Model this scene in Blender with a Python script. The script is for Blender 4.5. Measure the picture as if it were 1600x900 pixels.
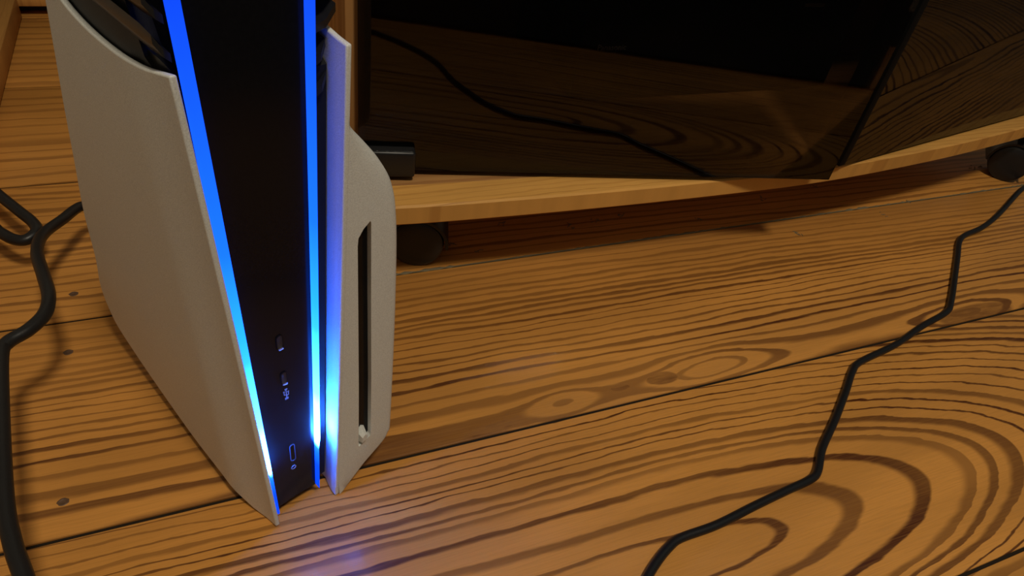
import bpy, bmesh, math, random
from mathutils import Vector, Matrix
random.seed(7)
S = bpy.context.scene
for o in list(bpy.data.objects): bpy.data.objects.remove(o)
COL = S.collection

# ------------------------------------------------------------------ camera, light, exposure
cam = bpy.data.cameras.new('camera'); cam.sensor_width = 36; cam.lens = 1100 / 1600 * 36
cam.clip_start = .01; cam.clip_end = 50
co = bpy.data.objects.new('camera', cam); COL.objects.link(co)
RM = ((0.91915, -0.14659, 0.36561), (-0.36874, -0.64662, 0.66777), (0.13852, -0.74860, -0.64839))
rot = Matrix(((RM[0][0], -RM[0][1], -RM[0][2]), (RM[1][0], -RM[1][1], -RM[1][2]), (RM[2][0], -RM[2][1], -RM[2][2])))
co.matrix_world = Matrix.Translation((0, 0, .52)) @ rot.to_4x4()
S.camera = co
W = bpy.data.worlds.new('world'); S.world = W; W.use_nodes = True
bg = W.node_tree.nodes['Background']; bg.inputs[0].default_value = (.93, .95, .87, 1); bg.inputs[1].default_value = .065
def area_light(name, loc, target, size, power, color):
    l = bpy.data.lights.new(name, 'AREA'); l.shape = 'DISK'; l.size = size; l.energy = power; l.color = color
    o = bpy.data.objects.new(name, l); COL.objects.link(o); o.location = loc
    o.rotation_euler = (Vector(target) - Vector(loc)).to_track_quat('-Z', 'Y').to_euler(); return o
# the room's one ceiling lamp, above and behind the camera (the raised cord's shadow points back to it)
area_light('ceiling_lamp_offscreen', (.30, -.60, 2.40), (.35, .25, 0), .30, 30, (1, .89, .70))
S.view_settings.view_transform = 'Standard'; S.view_settings.look = 'None'
S.view_settings.gamma = 1; S.view_settings.use_curve_mapping = False; S.view_settings.exposure = -0.15

# ------------------------------------------------------------------ helpers
def tag(o, label=None, cat=None, group=None, kind=None):
    if label: o['label'] = label
    if cat: o['category'] = cat
    if group: o['group'] = group
    if kind: o['kind'] = kind
    return o
def empty(name, loc, rz=0, parent=None):
    o = bpy.data.objects.new(name, None); COL.objects.link(o); o.location = loc; o.rotation_euler = (0, 0, rz)
    o.empty_display_size = .02
    if parent: o.parent = parent
    return o
def mesh_obj(name, verts, faces, mat, parent=None, smooth=None, loc=(0, 0, 0)):
    me = bpy.data.meshes.new(name); me.from_pydata([tuple(v) for v in verts], [], faces); me.update()
    bm = bmesh.new(); bm.from_mesh(me); bmesh.ops.recalc_face_normals(bm, faces=bm.faces); bm.to_mesh(me); bm.free()
    return finish(name, me, mat, parent, smooth, loc)
def finish(name, me, mat, parent=None, smooth=None, loc=(0, 0, 0)):
    if smooth is not None:
        me.shade_smooth()
        me.set_sharp_from_angle(angle=math.radians(smooth))
    if mat: me.materials.append(mat)
    o = bpy.data.objects.new(name, me); COL.objects.link(o); o.location = loc
    if parent: o.parent = parent
    return o
def bm_obj(name, bm, mat, parent=None, smooth=None, loc=(0, 0, 0)):
    bmesh.ops.recalc_face_normals(bm, faces=bm.faces)
    me = bpy.data.meshes.new(name); bm.to_mesh(me); bm.free()
    return finish(name, me, mat, parent, smooth, loc)
def box_bm(bm, x0, x1, y0, y1, z0, z1, bev=0, seg=2):
    r = bmesh.ops.create_cube(bm, size=1)
    vs = r['verts']
    for v in vs: v.co = Vector(((x0 + x1) / 2 + v.co.x * (x1 - x0), (y0 + y1) / 2 + v.co.y * (y1 - y0), (z0 + z1) / 2 + v.co.z * (z1 - z0)))
    if bev:
        es = list({e for v in vs for e in v.link_edges})
        bmesh.ops.bevel(bm, geom=es, offset=bev, segments=seg, affect='EDGES', profile=.5)
def box(name, x0, x1, y0, y1, z0, z1, mat, parent=None, bev=0, seg=2, smooth=40):
    bm = bmesh.new(); box_bm(bm, x0, x1, y0, y1, z0, z1, bev, seg)
    return bm_obj(name, bm, mat, parent, smooth if bev else None)
def catmull(pts, n=8, closed=False):
    P = [Vector(p) for p in pts]; out = []; N = len(P)
    rng = range(N if closed else N - 1)
    for i in rng:
        if closed: a, b, c, d = P[i - 1], P[i], P[(i + 1) % N], P[(i + 2) % N]
        else: a, b, c, d = P[max(i - 1, 0)], P[i], P[i + 1], P[min(i + 2, N - 1)]
        for k in range(n):
            t = k / n
            out.append(.5 * ((2 * b) + (c - a) * t + (2 * a - 5 * b + 4 * c - d) * t * t + (3 * b - a - 3 * c + d) * t ** 3))
    if not closed: out.append(P[-1])
    return out
def resample(pts, n):
    P = [Vector(p) for p in pts]; L = [0]
    for i in range(1, len(P)): L.append(L[-1] + (P[i] - P[i - 1]).length)
    out = []; j = 0
    for k in range(n + 1):
        s = L[-1] * k / n
        while j < len(P) - 2 and L[j + 1] < s: j += 1
        d = L[j + 1] - L[j]; out.append(P[j].lerp(P[j + 1], 0 if d == 0 else min(1, (s - L[j]) / d)))
    return out
def tube(name, pts, r, mat, parent=None, n=8, seg=10, flat=1.0):
    P = catmull(pts, n); V = []; Fc = []
    for i, p in enumerate(P):
        t = (P[min(i + 1, len(P) - 1)] - P[max(i - 1, 0)]).normalized()
        u = t.cross(Vector((0, 0, 1)))
        u = u.normalized() if u.length > 1e-4 else Vector((1, 0, 0))
        w = u.cross(t).normalized()
        for k in range(seg):
            a = 2 * math.pi * k / seg; V.append(p + u * math.cos(a) * r + w * math.sin(a) * r * flat)
    for i in range(len(P) - 1):
        for k in range(seg):
            Fc.append((i * seg + k, i * seg + (k + 1) % seg, (i + 1) * seg + (k + 1) % seg, (i + 1) * seg + k))
    Fc.append(tuple(range(seg))); Fc.append(tuple(range((len(P) - 1) * seg, len(P) * seg)))
    return mesh_obj(name, V, Fc, mat, parent, 60)
def lathe_x(bm, prof, cx, cy, cz, seg=28):
    """profile [(x, r)] turned about an axis along x"""
    rings = []
    for x, r in prof:
        rings.append([bm.verts.new((cx + x, cy + r * math.cos(2 * math.pi * k / seg), cz + r * math.sin(2 * math.pi * k / seg))) for k in range(seg)])
    for a, b in zip(rings, rings[1:]):
        for k in range(seg): bm.faces.new((a[k], a[(k + 1) % seg], b[(k + 1) % seg], b[k]))
    bm.faces.new(rings[0]); bm.faces.new(rings[-1])

# ------------------------------------------------------------------ materials
class NT:
    def __init__(s, name):
        s.m = bpy.data.materials.new(name); s.m.use_nodes = True; s.t = s.m.node_tree
        s.n = s.t.nodes; s.b = s.n['Principled BSDF']; s.out = s.n['Material Output']
    def link(s, a, b): s.t.links.new(a, b)
    def put(s, sock, v):
        if isinstance(v, (int, float)): sock.default_value = v
        elif isinstance(v, tuple): sock.default_value = v
        else: s.link(v, sock)
    def m_(s, op, a, b=None, c=None):
        n = s.n.new('ShaderNodeMath'); n.operation = op
        for i, v in enumerate((a, b, c)):
            if v is not None: s.put(n.inputs[i], v)
        return n.outputs[0]
    def add(s, a, b): return s.m_('ADD', a, b)
    def sub(s, a, b): return s.m_('SUBTRACT', a, b)
    def mul(s, a, b): return s.m_('MULTIPLY', a, b)
    def xyz(s, a, b, c):
        n = s.n.new('ShaderNodeCombineXYZ')
        for i, v in enumerate((a, b, c)): s.put(n.inputs[i], v)
        return n.outputs[0]
    def noise(s, vec, scale=1, detail=2, rough=.5):
        n = s.n.new('ShaderNodeTexNoise'); s.put(n.inputs['Vector'], vec); n.inputs['Scale'].default_value = scale
        n.inputs['Detail'].default_value = detail; n.inputs['Roughness'].default_value = rough
        return n.outputs['Fac']
    def smooth(s, x, a, b, lo=0., hi=1.):
        n = s.n.new('ShaderNodeMapRange'); n.interpolation_type = 'SMOOTHSTEP'
        s.put(n.inputs[0], x); n.inputs[1].default_value = a; n.inputs[2].default_value = b
        n.inputs[3].default_value = lo; n.inputs[4].default_value = hi
        return n.outputs[0]
    def mix(s, f, a, b, mode='MIX'):
        n = s.n.new('ShaderNodeMix'); n.data_type = 'RGBA'; n.blend_type = mode
        s.put(n.inputs[0], f); s.put(n.inputs[6], a if not isinstance(a, tuple) else a + (1,) * (4 - len(a)))
        s.put(n.inputs[7], b if not isinstance(b, tuple) else b + (1,) * (4 - len(b)))
        return n.outputs[2]
    def uv(s):
        n = s.n.new('ShaderNodeTexCoord'); x = s.n.new('ShaderNodeSeparateXYZ'); s.link(n.outputs['Object'], x.inputs[0])
        return x.outputs[0], x.outputs[1], x.outputs[2]
    def bump(s, h, strength, dist):
        n = s.n.new('ShaderNodeBump'); s.put(n.inputs['Height'], h); n.inputs['Strength'].default_value = strength
        n.inputs['Distance'].default_value = dist; s.link(n.outputs[0], s.b.inputs['Normal'])
def plain(name, color, rough=.5, metal=0., spec=.5, grain=0, gscale=400, coat=0):
    t = NT(name); t.b.inputs['Base Color'].default_value = color + (1,); t.b.inputs['Roughness'].default_value = rough
    t.b.inputs['Metallic'].default_value = metal; t.b.inputs['Specular IOR Level'].default_value = spec
    t.b.inputs['Coat Weight'].default_value = coat
    u, v, w = t.uv(); nz = t.noise(t.xyz(u, v, w), gscale, 2)
    t.link(t.mix(t.smooth(nz, .3, .7), tuple(c * .9 for c in color), tuple(min(1, c * 1.1) for c in color)), t.b.inputs['Base Color'])
    if grain: t.bump(nz, grain, .0004)
    return t.m
def wood(name, seed, light, dark, v0=.3, D=.01, s0=.02, s1=0., sw=.07, u0=0., spacing=.01, k2=None, cap=None, vf=None, bumps=(), warp=.012, contrast=1., rough=.33, axis='x', coat=0., blot=()):
    """growth rings cut by the board's face: ring radius + taper along the board + local swellings round knots"""
    t = NT(name); u, v, w = t.uv()
    if axis == 'y': u, v = v, u
    n1 = t.noise(t.xyz(t.mul(u, 2.2), t.mul(v, 7), seed), 1, 2)
    n2 = t.noise(t.xyz(t.mul(u, 9), t.mul(v, 45), seed + 3.3), 1, 2)
    n3 = t.noise(t.xyz(t.mul(u, 40), t.mul(v, 220), seed + 5.1), 1, 2)
    vv = t.add(v, t.mul(t.sub(n1, .5), warp * 2)); vv = t.add(vv, t.mul(t.sub(n2, .5), .010)); vv = t.add(vv, t.mul(t.sub(n3, .5), .0032))
    dv = t.sub(vv, v0); dv2 = t.mul(dv, dv)
    if cap:
        du = t.sub(u, cap[0]); du = t.mul(t.add(du, t.m_('SQRT', t.add(t.mul(du, du), .0025))), .5 / cap[1])
        F = t.m_('SQRT', t.add(t.add(dv2, D * D), t.mul(du, du)))
    else: F = t.m_('SQRT', t.add(dv2, D * D))
    F = t.add(F, t.mul(u, s0))
    if s1:
        lu = t.m_('LOGARITHM', t.m_('MAXIMUM', t.sub(u, u0), .04), math.e)
        F = t.add(F, t.mul(t.mul(lu, s1), t.m_('EXPONENT', t.mul(dv2, -1 / sw ** 2))))
    for (bu, bv, su, sv, A) in bumps:
        a = t.mul(t.sub(u, bu), 1 / su); b = t.mul(t.sub(vv, bv), 1 / sv)
        F = t.sub(F, t.mul(t.m_('EXPONENT', t.mul(t.add(t.mul(a, a), t.mul(b, b)), -1)), A))
    G = t.mul(F, 1 / spacing)
    if k2: G = t.add(G, t.mul(t.m_('MAXIMUM', t.sub(F, k2[0]), 0.), 1 / k2[1] - 1 / spacing))
    G = t.add(G, t.mul(t.noise(t.xyz(t.mul(F, 34), seed * 1.7, 0.), 1, 1), .022 / spacing))
    fr = t.m_('FRACT', G); fl = t.m_('FLOOR', G)
    wn = t.n.new('ShaderNodeTexWhiteNoise'); wn.noise_dimensions = '2D'; t.link(t.xyz(fl, seed, 0.), wn.inputs['Vector'])
    rnd = wn.outputs['Value']
    start = t.add(t.mul(rnd, .52), .30)
    ramp = t.m_('DIVIDE', t.sub(fr, start), t.sub(.93, start))
    prof = t.mul(t.smooth(ramp, 0., .5), t.smooth(fr, .93, 1., 1., 0.))
    wn2 = t.n.new('ShaderNodeTexWhiteNoise'); wn2.noise_dimensions = '2D'; t.link(t.xyz(fl, seed + 9.7, 0.), wn2.inputs['Vector'])
    amt = t.add(t.mul(wn2.outputs['Value'], .45), .62)
    fade = t.smooth(t.noise(t.xyz(t.mul(u, 3), t.mul(v, 12), seed + 7), 1, 1), .25, .6, .6, 1.)
    prof = t.mul(t.mul(t.mul(prof, amt), fade), contrast)
    if vf: prof = t.mul(prof, t.smooth(v, vf[0], vf[1], 1., vf[2]))
    for (bu, bv, su, sv, A) in blot:
        a = t.mul(t.sub(u, bu), 1 / su); b = t.mul(t.sub(vv, bv), 1 / sv)
        q = t.mul(t.smooth(t.add(t.mul(a, a), t.mul(b, b)), .7, 1.1, A, 0.), t.add(t.mul(n3, 1.), .35))
        prof = t.m_('MAXIMUM', prof, q)
    fib = t.noise(t.xyz(t.mul(u, 25), t.mul(v, 900), seed + 1), 1, 3)
    tone = t.noise(t.xyz(t.mul(u, 3), t.mul(v, 14), seed + 2), 1, 2)
    base = t.mix(t.smooth(tone, .3, .7), tuple(c * .84 for c in light), tuple(min(1, c * 1.08) for c in light))
    c = t.mix(t.m_('MINIMUM', prof, 1.), base, dark)
    c = t.mix(t.smooth(fib, .35, .75, 0., .30), c, tuple(x * .62 for x in light))
    t.link(c, t.b.inputs['Base Color'])
    sp = t.noise(t.xyz(t.mul(u, 20), t.mul(v, 120), seed + 4), 1, 3)
    t.link(t.smooth(sp, .3, .7, rough, rough + .12), t.b.inputs['Roughness'])
    t.b.inputs['Specular IOR Level'].default_value = .22; t.b.inputs['Coat Weight'].default_value = coat; t.b.inputs['Coat Roughness'].default_value = .23
    t.bump(t.add(t.mul(prof, -.5), t.mul(fib, .6)), .25, .0006)
    return t.m
L1 = (.60, .268, .057); D1 = (.075, .019, .006)
M_white = plain('console_white', (.70, .71, .68), .42, 0, .4, .35, 1400)
M_blackgloss = plain('console_gloss_black', (.006, .006, .0065), .16, 0, .15)
M_blackmat = plain('console_matt_black', (.010, .010, .010), .42, 0, .2, .1, 900)
M_rubber = plain('cable_black', (.009, .009, .010), .40, 0, .4, .15, 700)
M_seal = plain('seal_black', (.004, .004, .004), .7, 0, .1)
M_castor = plain('castor_black', (.012, .012, .013), .35, 0, .4)
M_subfloor = plain('subfloor_dark', (.03, .022, .014), .9)
M_metal = plain('port_metal', (.75, .75, .75), .25, 1.)
M_mark = plain('printed_grey', (.22, .24, .30), .4)
M_mark2 = plain('button_outline', (.06, .065, .09), .3)
M_fin = plain('fin_black', (.012, .012, .012), .3, 0, .3)
M_silver = plain('badge_silver', (.62, .60, .56), .35, .6)
M_brown = plain('cable_brown', (.07, .035, .02), .5)
M_sheet = plain('sheet_dark', (.02, .019, .02), .95, 0, .1, .6, 300)
M_device = plain('device_black', (.012, .012, .013), .3, 0, .45, .1, 600)
M_dark = plain('dark_panel', (.02, .018, .016), .5)
M_dust = plain('dust_grey', (.20, .165, .10), .95, 0, .1, .3, 2000)
M_nail = plain('nail_dark', (.13, .07, .04), .45, .2)
M_ring = plain('nail_ring', (.10, .05, .025), .6)
M_board = wood('board_pine', 21.3, (.62, .33, .095), (.36, .15, .04), v0=-.2, s0=.01, spacing=.011, contrast=.6, rough=.4)
M_edging = wood('edging_pine', 33.1, (.66, .34, .085), (.42, .18, .04), v0=-.2, s0=.008, spacing=.009, contrast=.5, rough=.4)
M_trim = wood('trim_pine', 40.2, (.52, .25, .065), (.30, .12, .035), v0=-.2, spacing=.012, contrast=.5, axis='y')
M_inner = wood('panel_inner', 27.7, (.50, .25, .085), (.27, .11, .035), v0=-.4, s0=.02, spacing=.02, contrast=.6, rough=.45)
def led_material():
    t = NT('led_blue'); u, v, w = t.uv()
    em = t.n.new('ShaderNodeEmission'); pass
    r = t.n.new('ShaderNodeValToRGB'); t.link(t.mul(w, 1 / .42), r.inputs[0])
    e = r.color_ramp.elements
    e[0].position = 0; e[0].color = (.004,) * 3 + (1,)
    e[1].position = 1; e[1].color = (.0036,) * 3 + (1,)
    for p, c in ((.10, .006), (.155, .02), (.185, 1.), (.23, .40), (.30, .12), (.45, .027), (.65, .0095)):
        q = e.new(p); q.color = (c, c, c, 1)
    r2 = t.n.new('ShaderNodeValToRGB'); t.link(t.mul(w, 1 / .42), r2.inputs[0]); e2 = r2.color_ramp.elements
    e2[0].position = .14; e2[0].color = (.003, .06, 1, 1); e2[1].position = 1; e2[1].color = (.006, .07, 1, 1)
    for p, c in ((.19, (.025, .16, 1, 1)), (.30, (.015, .14, 1, 1)), (.5, (.005, .10, 1, 1))):
        q = e2.new(p); q.color = c
    t.link(r2.outputs[0], em.inputs[0]); t.link(t.mul(r.outputs[0], 280.), em.inputs[1]); t.link(em.outputs[0], t.out.inputs[0])
    return t.m
M_led = led_material()
def glass_material():
    t = NT('smoked_glass'); t.n.remove(t.b)
    tr = t.n.new('ShaderNodeBsdfTransparent'); tr.inputs[0].default_value = (.40, .365, .33, 1)
    gl = t.n.new('ShaderNodeBsdfGlossy'); gl.inputs['Roughness'].default_value = .015; gl.inputs[0].default_value = (1, 1, 1, 1)
    fr = t.n.new('ShaderNodeFresnel'); fr.inputs[0].default_value = 1.42
    u, v, w = t.uv(); nz = t.noise(t.xyz(u, v, w), 9, 2)
    mx = t.n.new('ShaderNodeMixShader'); t.link(fr.outputs[0], mx.inputs[0]); t.link(tr.outputs[0], mx.inputs[1]); t.link(gl.outputs[0], mx.inputs[2])
    t.link(t.smooth(nz, .3, .7, .008, .03), gl.inputs['Roughness'])
    t.link(mx.outputs[0], t.out.inputs[0]); return t.m
M_glass = glass_material()

# ------------------------------------------------------------------ floor of planks
floor = box('floor', -.46, 3.2, -2.55, 1.56, -.06, -.026, M_subfloor); tag(floor, 'dark subfloor under the varnished pine planks', 'floor', kind='structure')
seams = [-2.55, -2.31, -2.07, -1.83, -1.59, -1.35, -1.11, -.87, -.63, -.39, -.146, .101, .3485, .5865, .832, 1.085, 1.325, 1.56]
PL = {11: dict(v0=-.034, D=.004, s0=.015, cap=(.33, 4.2), spacing=.020, k2=(.085, .0085), warp=.009),
      12: dict(v0=-.104, D=.012, s0=.02, spacing=.015, k2=(.075, .0088), vf=(.0, .11, .38), warp=.012,
              bumps=((.28, -.100, .035, .013, .017), (.46, -.096, .075, .022, .030), (.85, -.11, .09, .03, .03)),
              blot=((.172, -.108, .055, .013, .72), (.86, -.112, .07, .016, .7), (.345, -.1, .012, .004, .8), (.395, -.098, .02, .009, .7))),
      13: dict(v0=-.22, s0=.02, spacing=.012, warp=.010, contrast=.62),
      14: dict(v0=.2, s0=.015, spacing=.02, warp=.008, contrast=.5),
      15: dict(v0=-.2, s0=-.02, spacing=.022, warp=.008, contrast=.5),
      10: dict(v0=.16, D=.01, s0=.04, spacing=.010)}
for i in range(len(seams) - 1):
    a, b = seams[i], seams[i + 1]; yc = (a + b) / 2
    tint = 1 + random.uniform(-.06, .06)
    mt = wood('plank_pine_%d' % i, 3.17 * i + 1.3, tuple(c * tint for c in L1), D1, coat=.16, **PL.get(i, dict(v0=random.choice((-.15, .18, 0.)), s0=.03, spacing=.012)))
    bm = bmesh.new(); g = .0015
    box_bm(bm, -.46, 3.2, a - yc + g, b - yc - g, -.026, 0, .0011, 2)
    pl = bm_obj('plank', bm, mt, floor, 40, (0, yc, 0))
    for (nx, ny) in ((-.143, .381), (-.147, .544), (-.146, .626)):
        if a < ny < b:
            bm = bmesh.new()
            for r, z, dep in ((.0034, .00025, .0002),):
                pr = [(.0036, .0001), (.0031, .0004), (.0024, .0003), (.0021, .0001)]
                rings = [[bm.verts.new((nx + rr * 1.15 * math.cos(k * .4488) * (1 + .12 * math.sin(k * 2.1)), ny - yc + rr * math.sin(k * .4488), zz)) for k in range(14)] for rr, zz in pr]
                for p, q in zip(rings, rings[1:]):
                    for k in range(14): bm.faces.new((p[k], p[(k + 1) % 14], q[(k + 1) % 14], q[k]))
                bm.faces.new(rings[-1])
            bm_obj('nail_head', bm, M_nail, pl, 40)

M_wall = plain('wall_paint', (.66, .62, .54), .9)
tag(box('wall_left', -.48, -.44, -2.55, 1.6, -.026, 2.2, M_wall), 'plain wall to the left of the floor', 'wall', kind='structure')
tag(box('wall_back', -.48, 3.2, 1.56, 1.60, -.026, 2.2, M_wall), 'plain wall behind the cabinet', 'wall', kind='structure')
M_dirt = plain('seam_dirt', (.022, .016, .011), .95, 0, .1, .3, 900)
for yv in seams[1:-1]: box('seam_dirt', -.46, 3.2, yv - .0024, yv + .0024, -.02, -.0016, M_dirt, floor)
# skirting on the left and the dark unit at the far end
bm = bmesh.new(); box_bm(bm, -.44, -.247, .30, 1.335, 0, .034, .003, 2)
tag(bm_obj('baseboard_left', bm, M_trim, None, 40), 'low brown pine board along the left edge of the floor', 'baseboard', kind='structure')
un = empty('low_unit', (-.1, 1.335, 0)); tag(un, 'black panelled low unit with thin wooden rail at the far end', 'cabinet')
box('plinth', -.32, .2, .03, .2, 0, .017, M_dark, un)
box('rail', -.32, .2, 0, .2, .017, .029, M_trim, un, .0015)
box('panel', -.32, .2, .008, .19, .029, .34, M_dark, un, .002)

# ------------------------------------------------------------------ game console
A = math.radians(23)
con = empty('game_console', (.00445, .3124, 0), A)
tag(con, 'white and black upright game console with glowing blue light strips', 'game console')
def sm(t): t = min(max(t, 0), 1); return t * t * (3 - 2 * t)
def surf(y, z):
    xf = -.017 * (z / .375); xm = -.0105 - .0085 * (z / .375)
    return xf + (xm - xf) * sm(y / .05) + .004 * sm((y - .12) / .16) * 0
front_c = [(0, .002), (-.0005, .05), (-.001, .19), (-.0005, .33), (0, .376)]
bot_c = [(0, .002), (.004, .0012), (.0105, .0012), (.0227, .0025), (.0362, .009), (.0571, .0130), (.11, .0125), (.1752, .0218), (.2306, .0362), (.2440, .049), (.2482, .066)]
back_c = [(.2482, .066), (.2464, .0859), (.2303, .1251), (.2173, .1773), (.1946, .2338), (.1759, .2807), (.1576, .3232), (.1423, .3592), (.134, .379)]
top_c = [(0, .376), (.0151, .3718), (.0302, .3684), (.0601, .3651), (.0893, .365), (.1137, .3689), (.134, .379)]
top_r = [(0, .376), (.010, .3765), (.020, .3775), (.034, .378), (.06, .377), (.0893, .375), (.1137, .3745), (.134, .379)]
def v3(c): return [(p[0], p[1], 0) for p in c]
def panel(name, mirror, label):
    nu, nv = 44, 40
    f, b, bo, to = (resample(catmull(v3(front_c), 12), nv), resample(catmull(v3(back_c), 12), nv), resample(catmull(v3(bot_c), 12), nu), resample(catmull(v3(top_r if mirror else top_c), 12), nu))
    V = []; Fc = []; th = .0034
    idx = {}
    for side in (0, 1):
        for i in range(nu + 1):
            for j in range(nv + 1):
                s, t = i / nu, j / nv
                p = (bo[i] * (1 - t) + to[i] * t) + (f[j] * (1 - s) + b[j] * s) - (bo[0] * (1 - s) * (1 - t) + bo[nu] * s * (1 - t) + to[0] * (1 - s) * t + to[nu] * s * t)
                y, z = p[0], p[1]; x = surf(y, z) + (th if side else 0)
                if mirror: x = .053 - x; y -= .006
                idx[side, i, j] = len(V); V.append((x, y, z))
    for i in range(nu):
        for j in range(nv):
            for side in (0, 1): Fc.append((idx[side, i, j], idx[side, i + 1, j], idx[side, i + 1, j + 1], idx[side, i, j + 1]))
    loop = [(i, 0) for i in range(nu)] + [(nu, j) for j in range(nv)] + [(i, nv) for i in range(nu, 0, -1)] + [(0, j) for j in range(nv, 0, -1)]
    for k in range(len(loop)):
        a, b_ = loop[k], loop[(k + 1) % len(loop)]
        Fc.append((idx[0, a[0], a[1]], idx[0, b_[0], b_[1]], idx[1, b_[0], b_[1]], idx[1, a[0], a[1]]))
    o = mesh_obj(name, V, Fc, M_white, con, 45)
    m = o.modifiers.new('bevel', 'BEVEL'); m.width = .0010; m.segments = 3; m.limit_method = 'ANGLE'; m.angle_limit = math.radians(50)
    o['label'] = label
    return o
panel('side_panel', False, 'plain white curved side panel')
rp = panel('side_panel', True, 'white side panel behind the disc drive housing')

# disc drive housing that bulges from the right-hand panel
y0 = -.0066
right_c = [(.0672, .338, 0), (.0695, .331, 0), (.080, .3175, 0), (.091, .302, 0), (.0995, .284, 0), (.1037, .254, 0), (.1056, .169, 0), (.1052, .055, 0), (.1035, .043, 0), (.098, .034, 0), (.079, .020, 0), (.063, .0072, 0), (.0555, .0018, 0), (.0535, .0012, 0)]
oc = resample(catmull(right_c, 10), 90)
left_x = lambda z: .0528 + .0172 * z / .375 - .0005
lc = [Vector((left_x(.0012 + (.338 - .0012) * k / 20), .0012 + (.338 - .0012) * k / 20, 0)) for k in range(1, 20)]
outl = oc + lc; NO = len(oc); NA = len(outl)
nrm = []
for k in range(NA):
    if k >= NO: nrm.append(Vector((0, 0, 0))); continue
    t = (outl[min(k + 1, NO - 1)] - outl[max(k - 1, 0)]).normalized(); n = Vector((t.y, -t.x, 0))
    # pull inwards (towards lower x)
    if n.x > 0: n = -n
    w = min(1, k / 6, (NO - 1 - k) / 8); nrm.append(n * w)
bm = bmesh.new()
def ring(y, inset, shrink=0):
    out = []
    for k in range(NA):
        big = 1 + 1.6 * math.exp(-((outl[k].y - .30) / .03) ** 2)
        p = outl[k] + nrm[k] * inset * big
        x = p.x - (p.x - .064) * shrink if k < NO else p.x
        out.append(bm.verts.new((x, y, p.y)))
    return out
prof = [(y0, .0048, 0), (y0 + .0004, .0028, 0), (y0 + .0015, .0012, 0), (y0 + .0032, .0003, 0), (y0 + .0055, 0, 0), (.05, 0, .02), (.12, 0, .12), (.20, 0, .9)]
rings = [ring(*p) for p in prof]
for a, b in zip(rings, rings[1:]):
    for k in range(NA): bm.faces.new((a[k], a[(k + 1) % NA], b[(k + 1) % NA], b[k]))
slot = [(.0722, .250), (.0728, .2560), (.0765, .2615), (.0815, .2655), (.0820, .2640), (.0826, .20), (.0836, .12), (.0838, .0560), (.0830, .0545), (.0728, .0490), (.0722, .0500), (.0726, .12), (.0724, .20)]
sl0 = [bm.verts.new((x, y0, z)) for x, z in slot]; sl1 = [bm.verts.new((x + .0003, y0 + .0045, z)) for x, z in slot]
ns = len(slot)
for k in range(ns): bm.faces.new((sl0[k], sl0[(k + 1) % ns], sl1[(k + 1) % ns], sl1[k]))
es = [bm.edges.get((rings[0][k], rings[0][(k + 1) % NA])) for k in range(NA)] + [bm.edges.get((sl0[k], sl0[(k + 1) % ns])) for k in range(ns)]
bmesh.ops.triangle_fill(bm, use_beauty=True, use_dissolve=False, edges=es)
dh = bm_obj('disc_drive_housing', bm, M_white, con, 35); dh['label'] = 'white disc drive bulge with long slot'
box('slot_interior', .069, .087, y0 + .0046, y0 + .03, .046, .27, M_blackgloss, dh)
bm = bmesh.new()
pr = [(.0730, .0530), (.0790, .0560), (.0812, .0610), (.0800, .0660), (.0772, .0685), (.0730, .0640)]
bv = [bm.verts.new((x, y0 + .0045, z)) for x, z in pr]; cx, cz = .0768, .0600
fv = [bm.verts.new((cx + (x - cx) * .62, y0 - .0022, cz - .0015 + (z - cz) * .55)) for x, z in pr]
for k in range(6): bm.faces.new((bv[k], bv[(k + 1) % 6], fv[(k + 1) % 6], fv[k]))
bm.faces.new(fv); bm.faces.new(bv)
bm_obj('eject_button', bm, M_white, dh, 20)

# black core: front slab, body, fins
def lx(z): return .0032 - .0118 * z / .402 + .0021
def rx(z): return .0408 + .0130 * z / .396 - .0012
ZT = .425; YF = .003
V = []; Fc = []
nz = 12
secs = []
for j in range(nz + 1):
    z = .013 + (ZT - .013) * j / nz
    a, b = lx(z), rx(z)
    xs = [a, a + .0015] + [a + (b - a) * q for q in (.2, .4, .6, .8)] + [b - .0015, b]
    row = []
    for q, x in enumerate(xs):
        c = (x - a) / (b - a); yy = YF + .004 + .0008 * 4 * c * (1 - c)
        row.append(len(V)); V.append((x, yy, z))
    row.append(len(V)); V.append((b, .060, z)); row.append(len(V)); V.append((a, .060, z)); secs.append(row)
for r0, r1 in zip(secs, secs[1:]):
    n = len(r0)
    for k in range(n): Fc.append((r0[k], r0[(k + 1) % n], r1[(k + 1) % n], r1[k]))
Fc.append(tuple(secs[0])); Fc.append(tuple(secs[-1]))
face = mesh_obj('front_core', V, Fc, M_blackgloss, con, 40); face['label'] = 'glossy black centre face'
bm = bmesh.new()
ys = [(.036, 0), (.05, .001), (.14, .004), (.165, .008)]
bt = []
def bodysec(y, z):
    s = surf(y, min(z, .376)) + .0038; return s, .053 - s
for (y, z0_, z1_) in ((.0105, .016, .360), (.03, .016, .372), (.05, .016, .425), (.09, .016, .432), (.115, .016, .40), (.13, .02, .36), (.155, .025, .30), (.185, .03, .225), (.205, .04, .17), (.225, .05, .10)):
    rr = []
    for k in range(9):
        z = z0_ + (z1_ - z0_) * k / 8; a, b = bodysec(y, z); rr.append((bm.verts.new((a, y, z)), bm.verts.new((b, y, z))))
    bt.append(rr)
for p, q in zip(bt, bt[1:]):
    for k in range(8):
        for sd in (0, 1): bm.faces.new((p[k][sd], p[k + 1][sd], q[k + 1][sd], q[k][sd]))
    bm.faces.new((p[0][0], p[0][1], q[0][1], q[0][0])); bm.faces.new((p[8][0], p[8][1], q[8][1], q[8][0]))
for p in (bt[0], bt[-1]):
    for k in range(8): bm.faces.new((p[k][0], p[k][1], p[k + 1][1], p[k + 1][0]))
bm_obj('body', bm, M_blackmat, con, 35)
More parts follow.
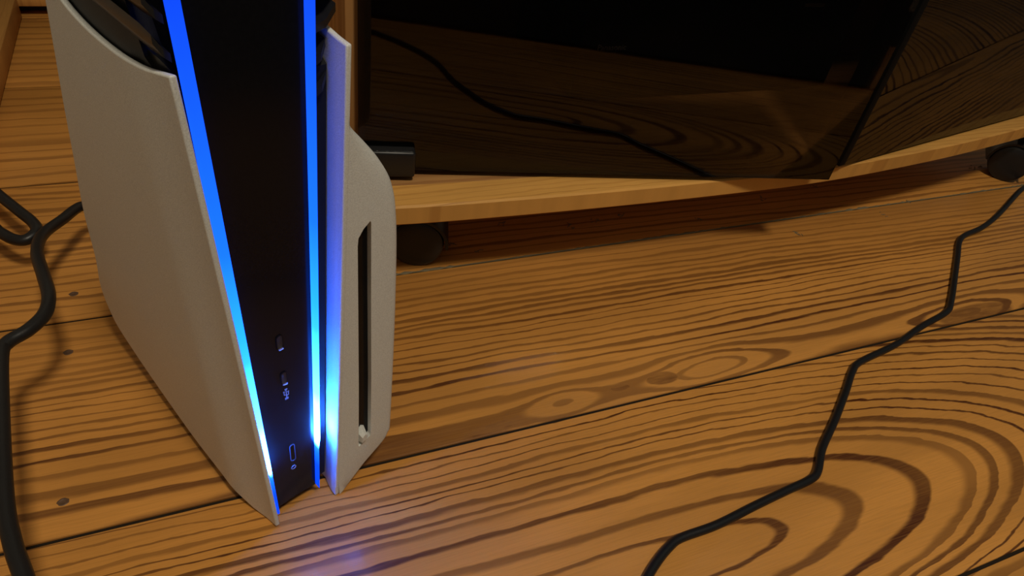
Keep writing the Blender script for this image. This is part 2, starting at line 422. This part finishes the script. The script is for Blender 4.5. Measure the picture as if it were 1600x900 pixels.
for sd in (0, 1):
    for k in range(5):
        z = .346 + .0165 * k; bm = bmesh.new()
        xi, xo = (-.0112 - .0004 * k, -.0122 if k < 2 else -.0150 - .0012 * k) if sd == 0 else (.0560 + .0003 * k, .0652 if k < 2 else .0665 + .0026 * k)
        vs = []
        for (x, dz) in ((xi, 0), ((xi + xo) / 2, .0025), (xo, .008)):
            for (y, ee) in ((.007 + (.003 if x == xo else .0), 0), (.020, .0012), (.09, .0012)):
                vs.append((bm.verts.new((x, y, z + dz - .001 - ee)), bm.verts.new((x, y, z + dz + .003 + ee))))
        for i in range(2):
            for j in range(2):
                a, b, c, d = vs[i * 3 + j], vs[i * 3 + j + 1], vs[i * 3 + 4 + j], vs[i * 3 + 3 + j]
                bm.faces.new((a[0], b[0], c[0], d[0])); bm.faces.new((a[1], b[1], c[1], d[1]))
        for i in range(2):
            for (p, q) in ((i * 3, i * 3 + 3), (i * 3 + 2, i * 3 + 5)): bm.faces.new((vs[p][0], vs[q][0], vs[q][1], vs[p][1]))
        for j in range(2):
            for (p, q) in ((j, j + 1), (6 + j, 7 + j)): bm.faces.new((vs[p][0], vs[q][0], vs[q][1], vs[p][1]))
        bm_obj('vent_fin', bm, M_fin, con, 30)
# light strips on both edges of the slab
for sd in (0, 1):
    V = []; Fc = []
    n = 40
    for j in range(n + 1):
        z = .014 + (ZT - .014) * j / n
        if sd == 0: x0_, x1_ = lx(z) - .0042, lx(z) + .0001
        else: x0_, x1_ = rx(z) - .0001, rx(z) + .0011 + .0014 * z / .4
        wdt = 1 if z > .07 else .35
        xa = x0_ if sd else x1_ - (x1_ - x0_) * wdt
        xb = x0_ + (x1_ - x0_) * wdt if sd else x1_
        for (x, y) in ((xa, YF - .0016), (xb, YF - .0016), (xb, YF + .0050), (xa, YF + .0050)): V.append((x, y, z))
    for j in range(n):
        for k in range(4): Fc.append((j * 4 + k, j * 4 + (k + 1) % 4, j * 4 + 4 + (k + 1) % 4, j * 4 + 4 + k))
    Fc.append((0, 1, 2, 3)); Fc.append(tuple(range(n * 4, n * 4 + 4)))
    o = mesh_obj('light_strip', V, Fc, M_led, con, 30); o['label'] = 'glowing blue light strip'
# ports, marks and buttons on the slab
def pill(w, h, n=8):
    r = w / 2; out = []
    for k in range(n + 1): a = math.pi * k / n; out.append((r * math.cos(a), h / 2 - r + r * math.sin(a)))
    for k in range(n + 1): a = math.pi + math.pi * k / n; out.append((r * math.cos(a), -h / 2 + r + r * math.sin(a)))
    return out
def ringplate(bm, outline, cx, cz, w, ya, yb):
    n = len(outline)
    o = [bm.verts.new((cx + x, ya, cz + z)) for x, z in outline]
    sc = lambda x, z: (x * (1 - w[0]), z * (1 - w[1]))
    i = [bm.verts.new((cx + sc(x, z)[0], ya, cz + sc(x, z)[1])) for x, z in outline]
    ib = [bm.verts.new((v.co.x, yb, v.co.z)) for v in i]; ob = [bm.verts.new((v.co.x, yb, v.co.z)) for v in o]
    for k in range(n):
        q = (k + 1) % n
        bm.faces.new((o[k], o[q], i[q], i[k])); bm.faces.new((i[k], i[q], ib[q], ib[k])); bm.faces.new((o[k], o[q], ob[q], ob[k]))
yf = YF + .0047
for (px, pz, w, h) in ((.0230, .186, .0050, .0130), (.0234, .152, .0050, .0125)):
    pt = empty('usb_port', (0, 0, 0), 0, con)
    bm = bmesh.new(); ringplate(bm, pill(w, h), px, pz, (.22, .10), yf - .0006, yf + .0002); bm_obj('shell', bm, M_blackgloss, pt, 40)
    bm = bmesh.new(); vs = [bm.verts.new((px + x * .76, yf - .0001, pz + z * .88)) for x, z in pill(w, h)]; bm.faces.new(vs); bm_obj('opening', bm, M_dark, pt)
    bm = bmesh.new(); box_bm(bm, px - .0016, px + .0016, yf - .0011, yf, pz - h / 2 + .0004, pz - h / 2 + .0016, .0002); bm_obj('metal_lip', bm, M_metal, pt)
bm = bmesh.new(); um = lambda x0, x1, z0, z1: box_bm(bm, 0.0238 + x0, .0238 + x1, yf - .0003, yf + .0002, .1362 + z0, .1362 + z1)
um(-.0003, .0003, -.0055, .0040); um(-.0012, .0012, -.0060, -.0042); um(-.0018, -.0013, -.001, .002); um(.0013, .0018, -.002, .001)
um(-.0015, 0, -.0014, -.0008); um(0, .0015, -.0024, -.0018); um(-.0021, -.0010, .0016, .0027); um(.0008, .0020, .0008, .0016); um(-.0009, .0009, .0036, .0046)
bm_obj('usb_symbol', bm, M_mark, con)
bm = bmesh.new(); ringplate(bm, pill(.0042, .0195), .0238, .0690, (.16, .035), yf - .0005, yf + .0003)
pb = bm_obj('power_button', bm, M_mark2, con, 40)
bm = bmesh.new(); ringplate(bm, [(.0021 * math.cos(k * math.pi / 10), .0021 * math.sin(k * math.pi / 10)) for k in range(20)], .0234, .0510, (.25, .25), yf - .0003, yf + .0002)
bm_obj('power_symbol', bm, M_mark, con, 40)

# ------------------------------------------------------------------ tv cabinet
cab = empty('tv_cabinet', (.63, .74, 0)); tag(cab, 'pine cabinet on black castors with two smoked glass doors', 'cabinet')
def inv(o): o.location = (-.63, -.74, 0); return o
ZB0, ZB1 = .0984, .1213
fpts = [(0.0762, 0.5597), (0.1588, 0.5467), (0.2781, 0.5391), (0.4306, 0.5337), (0.6100, 0.5315), (0.7176, 0.5342), (0.8342, 0.5427), (0.9777, 0.5575), (1.1392, 0.5804), (1.2693, 0.6028)]
fc = [(p.x, p.y) for p in catmull([(x, y, 0) for x, y in fpts], 6)]
def curved_slab(name, off0, off1, z0, z1, mat, bev=0):
    V = []; Fc = []
    sec = lambda y_a, y_b: [(y_a + bev, z0), (y_a, z0 + bev), (y_a, z1 - bev), (y_a + bev, z1), (y_b, z1), (y_b, z0)]
    for x, y in fc:
        for (yy, zz) in sec(y + off0, (y + off1) if off1 < .1 else .95): V.append((x, yy, zz))
    n = 6
    for i in range(len(fc) - 1):
        for k in range(n): Fc.append((i * n + k, i * n + (k + 1) % n, (i + 1) * n + (k + 1) % n, (i + 1) * n + k))
    Fc.append(tuple(range(n))); Fc.append(tuple(range((len(fc) - 1) * n, len(fc) * n)))
    return inv(mesh_obj(name, V, Fc, mat, cab, 30))
curved_slab('front_edging', 0, .037, ZB0, ZB1, M_edging, .002)
curved_slab('base_board', .0372, 1, ZB0, ZB1 - .0006, M_inner, 0)
inv(box('side_panel', .1256, .1436, .619, .95, ZB1 - .0006, .485, M_inner, cab, .0015))
inv(box('side_panel', 1.2334, 1.2514, .632, .95, ZB1 - .0006, .485, M_inner, cab, .0015))
inv(box('back_panel', .1436, 1.2334, .936, .95, ZB1 - .0006, .485, M_inner, cab))
curved_slab('top_board', 0.02, 1, .485, .508, M_board, .002)
def door(p0, p1, z0, z1, strip_at, hinge):
    d = Vector((p1[0] - p0[0], p1[1] - p0[1], 0)); Ln = d.length; ang = math.atan2(d.y, d.x)
    e = empty('door', (p0[0] - .63, p0[1] - .74, 0), ang, cab)
    box('glass_pane', 0, Ln, 0, .004, z0, z1, M_glass, e)
    if strip_at is not None: box('edge_seal', strip_at, strip_at + .012, -.0015, .035, z0 + .001, z1, M_seal, e, .001)
    box('hinge', hinge[0], hinge[1], -.012, .0145, z0 - .002, z0 + .027, M_castor, e, .003, 3)
    box('hinge', hinge[0], hinge[1], -.012, .0145, z1 - .025, z1 + .002, M_castor, e, .003, 3)
    return e
door((.1346, .6092), (.6674, .5005), .1280, .480, None, (-.005, .056))
d2 = door((.7109, .5281), (1.2289, .6192), .1253, .480, -.004, (.484, .525))
bm = bmesh.new(); lathe_x(bm, [(-.001, .007), (-.001, .0085), (.001, .0085), (.001, .007)], 0, 0, 0, 20)
cp = bm_obj('catch_plate', bm, M_silver, d2, 40); cp.rotation_euler = (0, 0, math.pi / 2); cp.location = (.460, .0055, .150); cp['label'] = 'small pale round catch plate'
for (x, y, rz) in ((.203, .617, 72), (1.232, .622, 40), (.203, .88, 20), (1.20, .88, 20)):
    c = empty('castor', (x - .63, y - .74, 0), math.radians(rz), cab); WR = .031
    for sx in (-1, 1):
        bm = bmesh.new(); lathe_x(bm, [(-.010, .012), (-.010, WR - .005), (-.008, WR - .001), (-.004, WR), (.006, WR), (.010, WR - .004), (.010, .014)], sx * .0135, 0, WR); bm_obj('wheel', bm, M_castor, c, 40)
    bm = bmesh.new(); seg = 18; rr = []
    for q in range(seg + 1):
        a = math.radians(-5 + 190 * q / seg); rr.append([bm.verts.new((sx_, r_ * math.cos(a), WR + r_ * math.sin(a))) for sx_, r_ in ((-.0245, .0325), (-.0245, .036), (.0245, .036), (.0245, .0325))])
    for p, q in zip(rr, rr[1:]):
        for m in range(4): bm.faces.new((p[m], p[(m + 1) % 4], q[(m + 1) % 4], q[m]))
    bm.faces.new(rr[0]); bm.faces.new(rr[-1])
    bm_obj('hood', bm, M_castor, c, 40)
    box('stem', -.003, .003, -.006, .006, WR, ZB0 + .0005, M_castor, c)
    box('mount_plate', -.02, .02, -.02, .02, ZB0 - .003, ZB0 + .0003, M_castor, c)

# ------------------------------------------------------------------ the receiver inside the cabinet
dv = empty('av_receiver', (.628, .807, ZB1 - .0006)); tag(dv, 'black media receiver with small silver badges behind the smoked glass', 'receiver')
box('case', -.192, .233, -.0715, .120, .0035, .142, M_device, dv, .003)
box('front_plate', -.194, .235, -.0745, -.0708, .0055, .140, M_device, dv, .0015)
box('badge', .135, .170, -.0752, -.0742, .123, .1275, M_silver, dv)
box('button_row', -.184, -.09, -.0752, -.0742, .097, .1005, M_dark, dv)
for fx in (-.16, .20):
    for fy in (-.055, .09): box('foot', fx - .012, fx + .012, fy - .012, fy + .012, 0, .0045, M_castor, dv, .001)

bm = bmesh.new(); box_bm(bm, -.42, 2.2, -1.9, -.12, 0, .008, .003, 2)  # dark sheet added out of view so the glass doors mirror black
dark_sheet_offscreen = bm_obj('dark_sheet_offscreen', bm, M_sheet, None, 40); tag(dark_sheet_offscreen, 'dark flat sheet added out of view to give the blackness mirrored in the cabinet glass', 'dark_sheet_offscreen')
fnt = bpy.data.curves.new('lettering', 'FONT'); fnt.body = 'Panasonic'; fnt.size = .0105; fnt.extrude = .0003
fo = bpy.data.objects.new('lettering_curve', fnt); COL.objects.link(fo)
me = bpy.data.meshes.new_from_object(fo.evaluated_get(bpy.context.evaluated_depsgraph_get())); bpy.data.objects.remove(fo)
le = finish('lettering', me, M_silver, dv); le.rotation_euler = (math.pi / 2, 0, 0); le.location = (-.1705, -.0750, .0695)

# ------------------------------------------------------------------ cables on the floor
R1 = .0040
cr = tube('power_cord', [(1.36, .63, R1), (1.2652, .5863, R1), (1.2102, .5667, R1), (1.105, .5227, R1), (1.0426, .5013, R1), (.9912, .4908, R1), (.966, .4790, R1), (.9344, .4544, R1), (.8918, .4217, R1), (.8392, .3819, R1), (.8123, .3664, R1), (.7566, .3543, R1), (.6975, .3384, R1), (.6318, .3274, R1), (.6107, .3181, R1), (.5823, .2975, R1), (.5416, .2693, R1), (.5024, .244, R1), (.4796, .2243, R1), (.4652, .2184, R1), (.4353, .2154, R1), (.3956, .2112, R1), (.3503, .2058, R1), (.3136, .2049, R1), (.2983, .2008, R1), (.2806, .192, R1), (.2638, .1808, R1), (.2424, .1616, R1), (.20, .11, R1), (.15, .03, R1), (.05, -.04, R1), (-.08, -.08, R1)], R1, M_rubber)
tag(cr, 'black power cord snaking with kinks across the bare pine planks', 'cable')
cl = tube('console_cord', [(-.085, .640, .047), (-.110, .690, .045), (-.129, .7044, .050), (-.1435, .6655, .062), (-.1545, .6281, .073), (-.1526, .5859, .085), (-.1423, .5407, .095), (-.1353, .5074, .1), (-.1366, .4864, .1), (-.1461, .4706, .1), (-.1586, .4599, .1), (-.1614, .4472, .1), (-.1562, .3939, .1), (-.1469, .3192, .1), (-.1399, .2861, .1), (-.1314, .2591, .1), (-.1247, .2308, .1), (-.12, .14, .085), (-.13, .05, .05), (-.17, -.02, .015), (-.25, -.06, .0055), (-.38, -.08, .0055)], .0052, M_rubber)
tag(cl, 'thick dark cord coming from behind the console, arching above the floor', 'cable')
lo = tube('looped_cord', [(-.40, .90, .0055), (-.32, .86, .012), (-.2464, .7953, .040), (-.224, .7729, .045), (-.2069, .7445, .045), (-.1874, .7131, .045), (-.1735, .6904, .045), (-.1695, .6746, .045), (-.1782, .6655, .043), (-.1892, .6700, .042), (-.2012, .684, .041), (-.2195, .706, .040), (-.28, .74, .02), (-.36, .76, .0055)], .0056, M_rubber)
tag(lo, 'black cord bent back in a tight loop beside the white panel', 'cable')

# ------------------------------------------------------------------ dust
bm = bmesh.new()
spots = [(.3272, .6534), (.4162, .6291), (.4529, .6363), (.4941, .6402), (.25, .6263), (.2117, .618), (.2764, .6082), (.7327, .639), (1.1985, .6479), (1.2211, .6464), (.8441, .6542), (.9055, .5659), (.7285, .5531), (.98, .585), (.60, .61)]
for (x, y) in spots:
    for k in range(random.randint(3, 6)):
        a = random.uniform(0, 6.28); l = random.uniform(.002, .007); px, py = x + random.gauss(0, .003), y + random.gauss(0, .003); w = .00035
        dx, dy = math.cos(a), math.sin(a); q = [(px - dx * l / 2, py - dy * l / 2), (px + dx * l / 4 + dy * .001, py + dy * l / 4 - dx * .001), (px + dx * l / 2, py + dy * l / 2)]
        rows = [[bm.verts.new((x_ + ox, y_ + oy, zz)) for ox, oy, zz in ((-dy * w, dx * w, .0002), (dy * w, -dx * w, .0002), (0, 0, .0010))] for x_, y_ in q]
        for p, r in zip(rows, rows[1:]):
            for k2 in range(3): bm.faces.new((p[k2], p[(k2 + 1) % 3], r[(k2 + 1) % 3], r[k2]))
        bm.faces.new(rows[0]); bm.faces.new(rows[-1])
# dust packed into the seam in front of the cabinet
pts = [.17 + k * .006 for k in range(190)]; rows = []
for x in pts:
    w = .0004 + .0022 * random.random() ** 2 * (.3 + .7 * abs(math.sin(x * 9))); h = .0002 + .0006 * random.random()
    rows.append([bm.verts.new((x, .5865 - w, .0001)), bm.verts.new((x, .5865, h)), bm.verts.new((x, .5865 + w * 1.3, .0001)), bm.verts.new((x, .5865, -.004))])
for p, r in zip(rows, rows[1:]):
    for k in range(4): bm.faces.new((p[k], p[(k + 1) % 4], r[(k + 1) % 4], r[k]))
tag(bm_obj('dust', bm, M_dust), 'grey dust and lint on the floor along the cabinet', 'dust', kind='stuff')
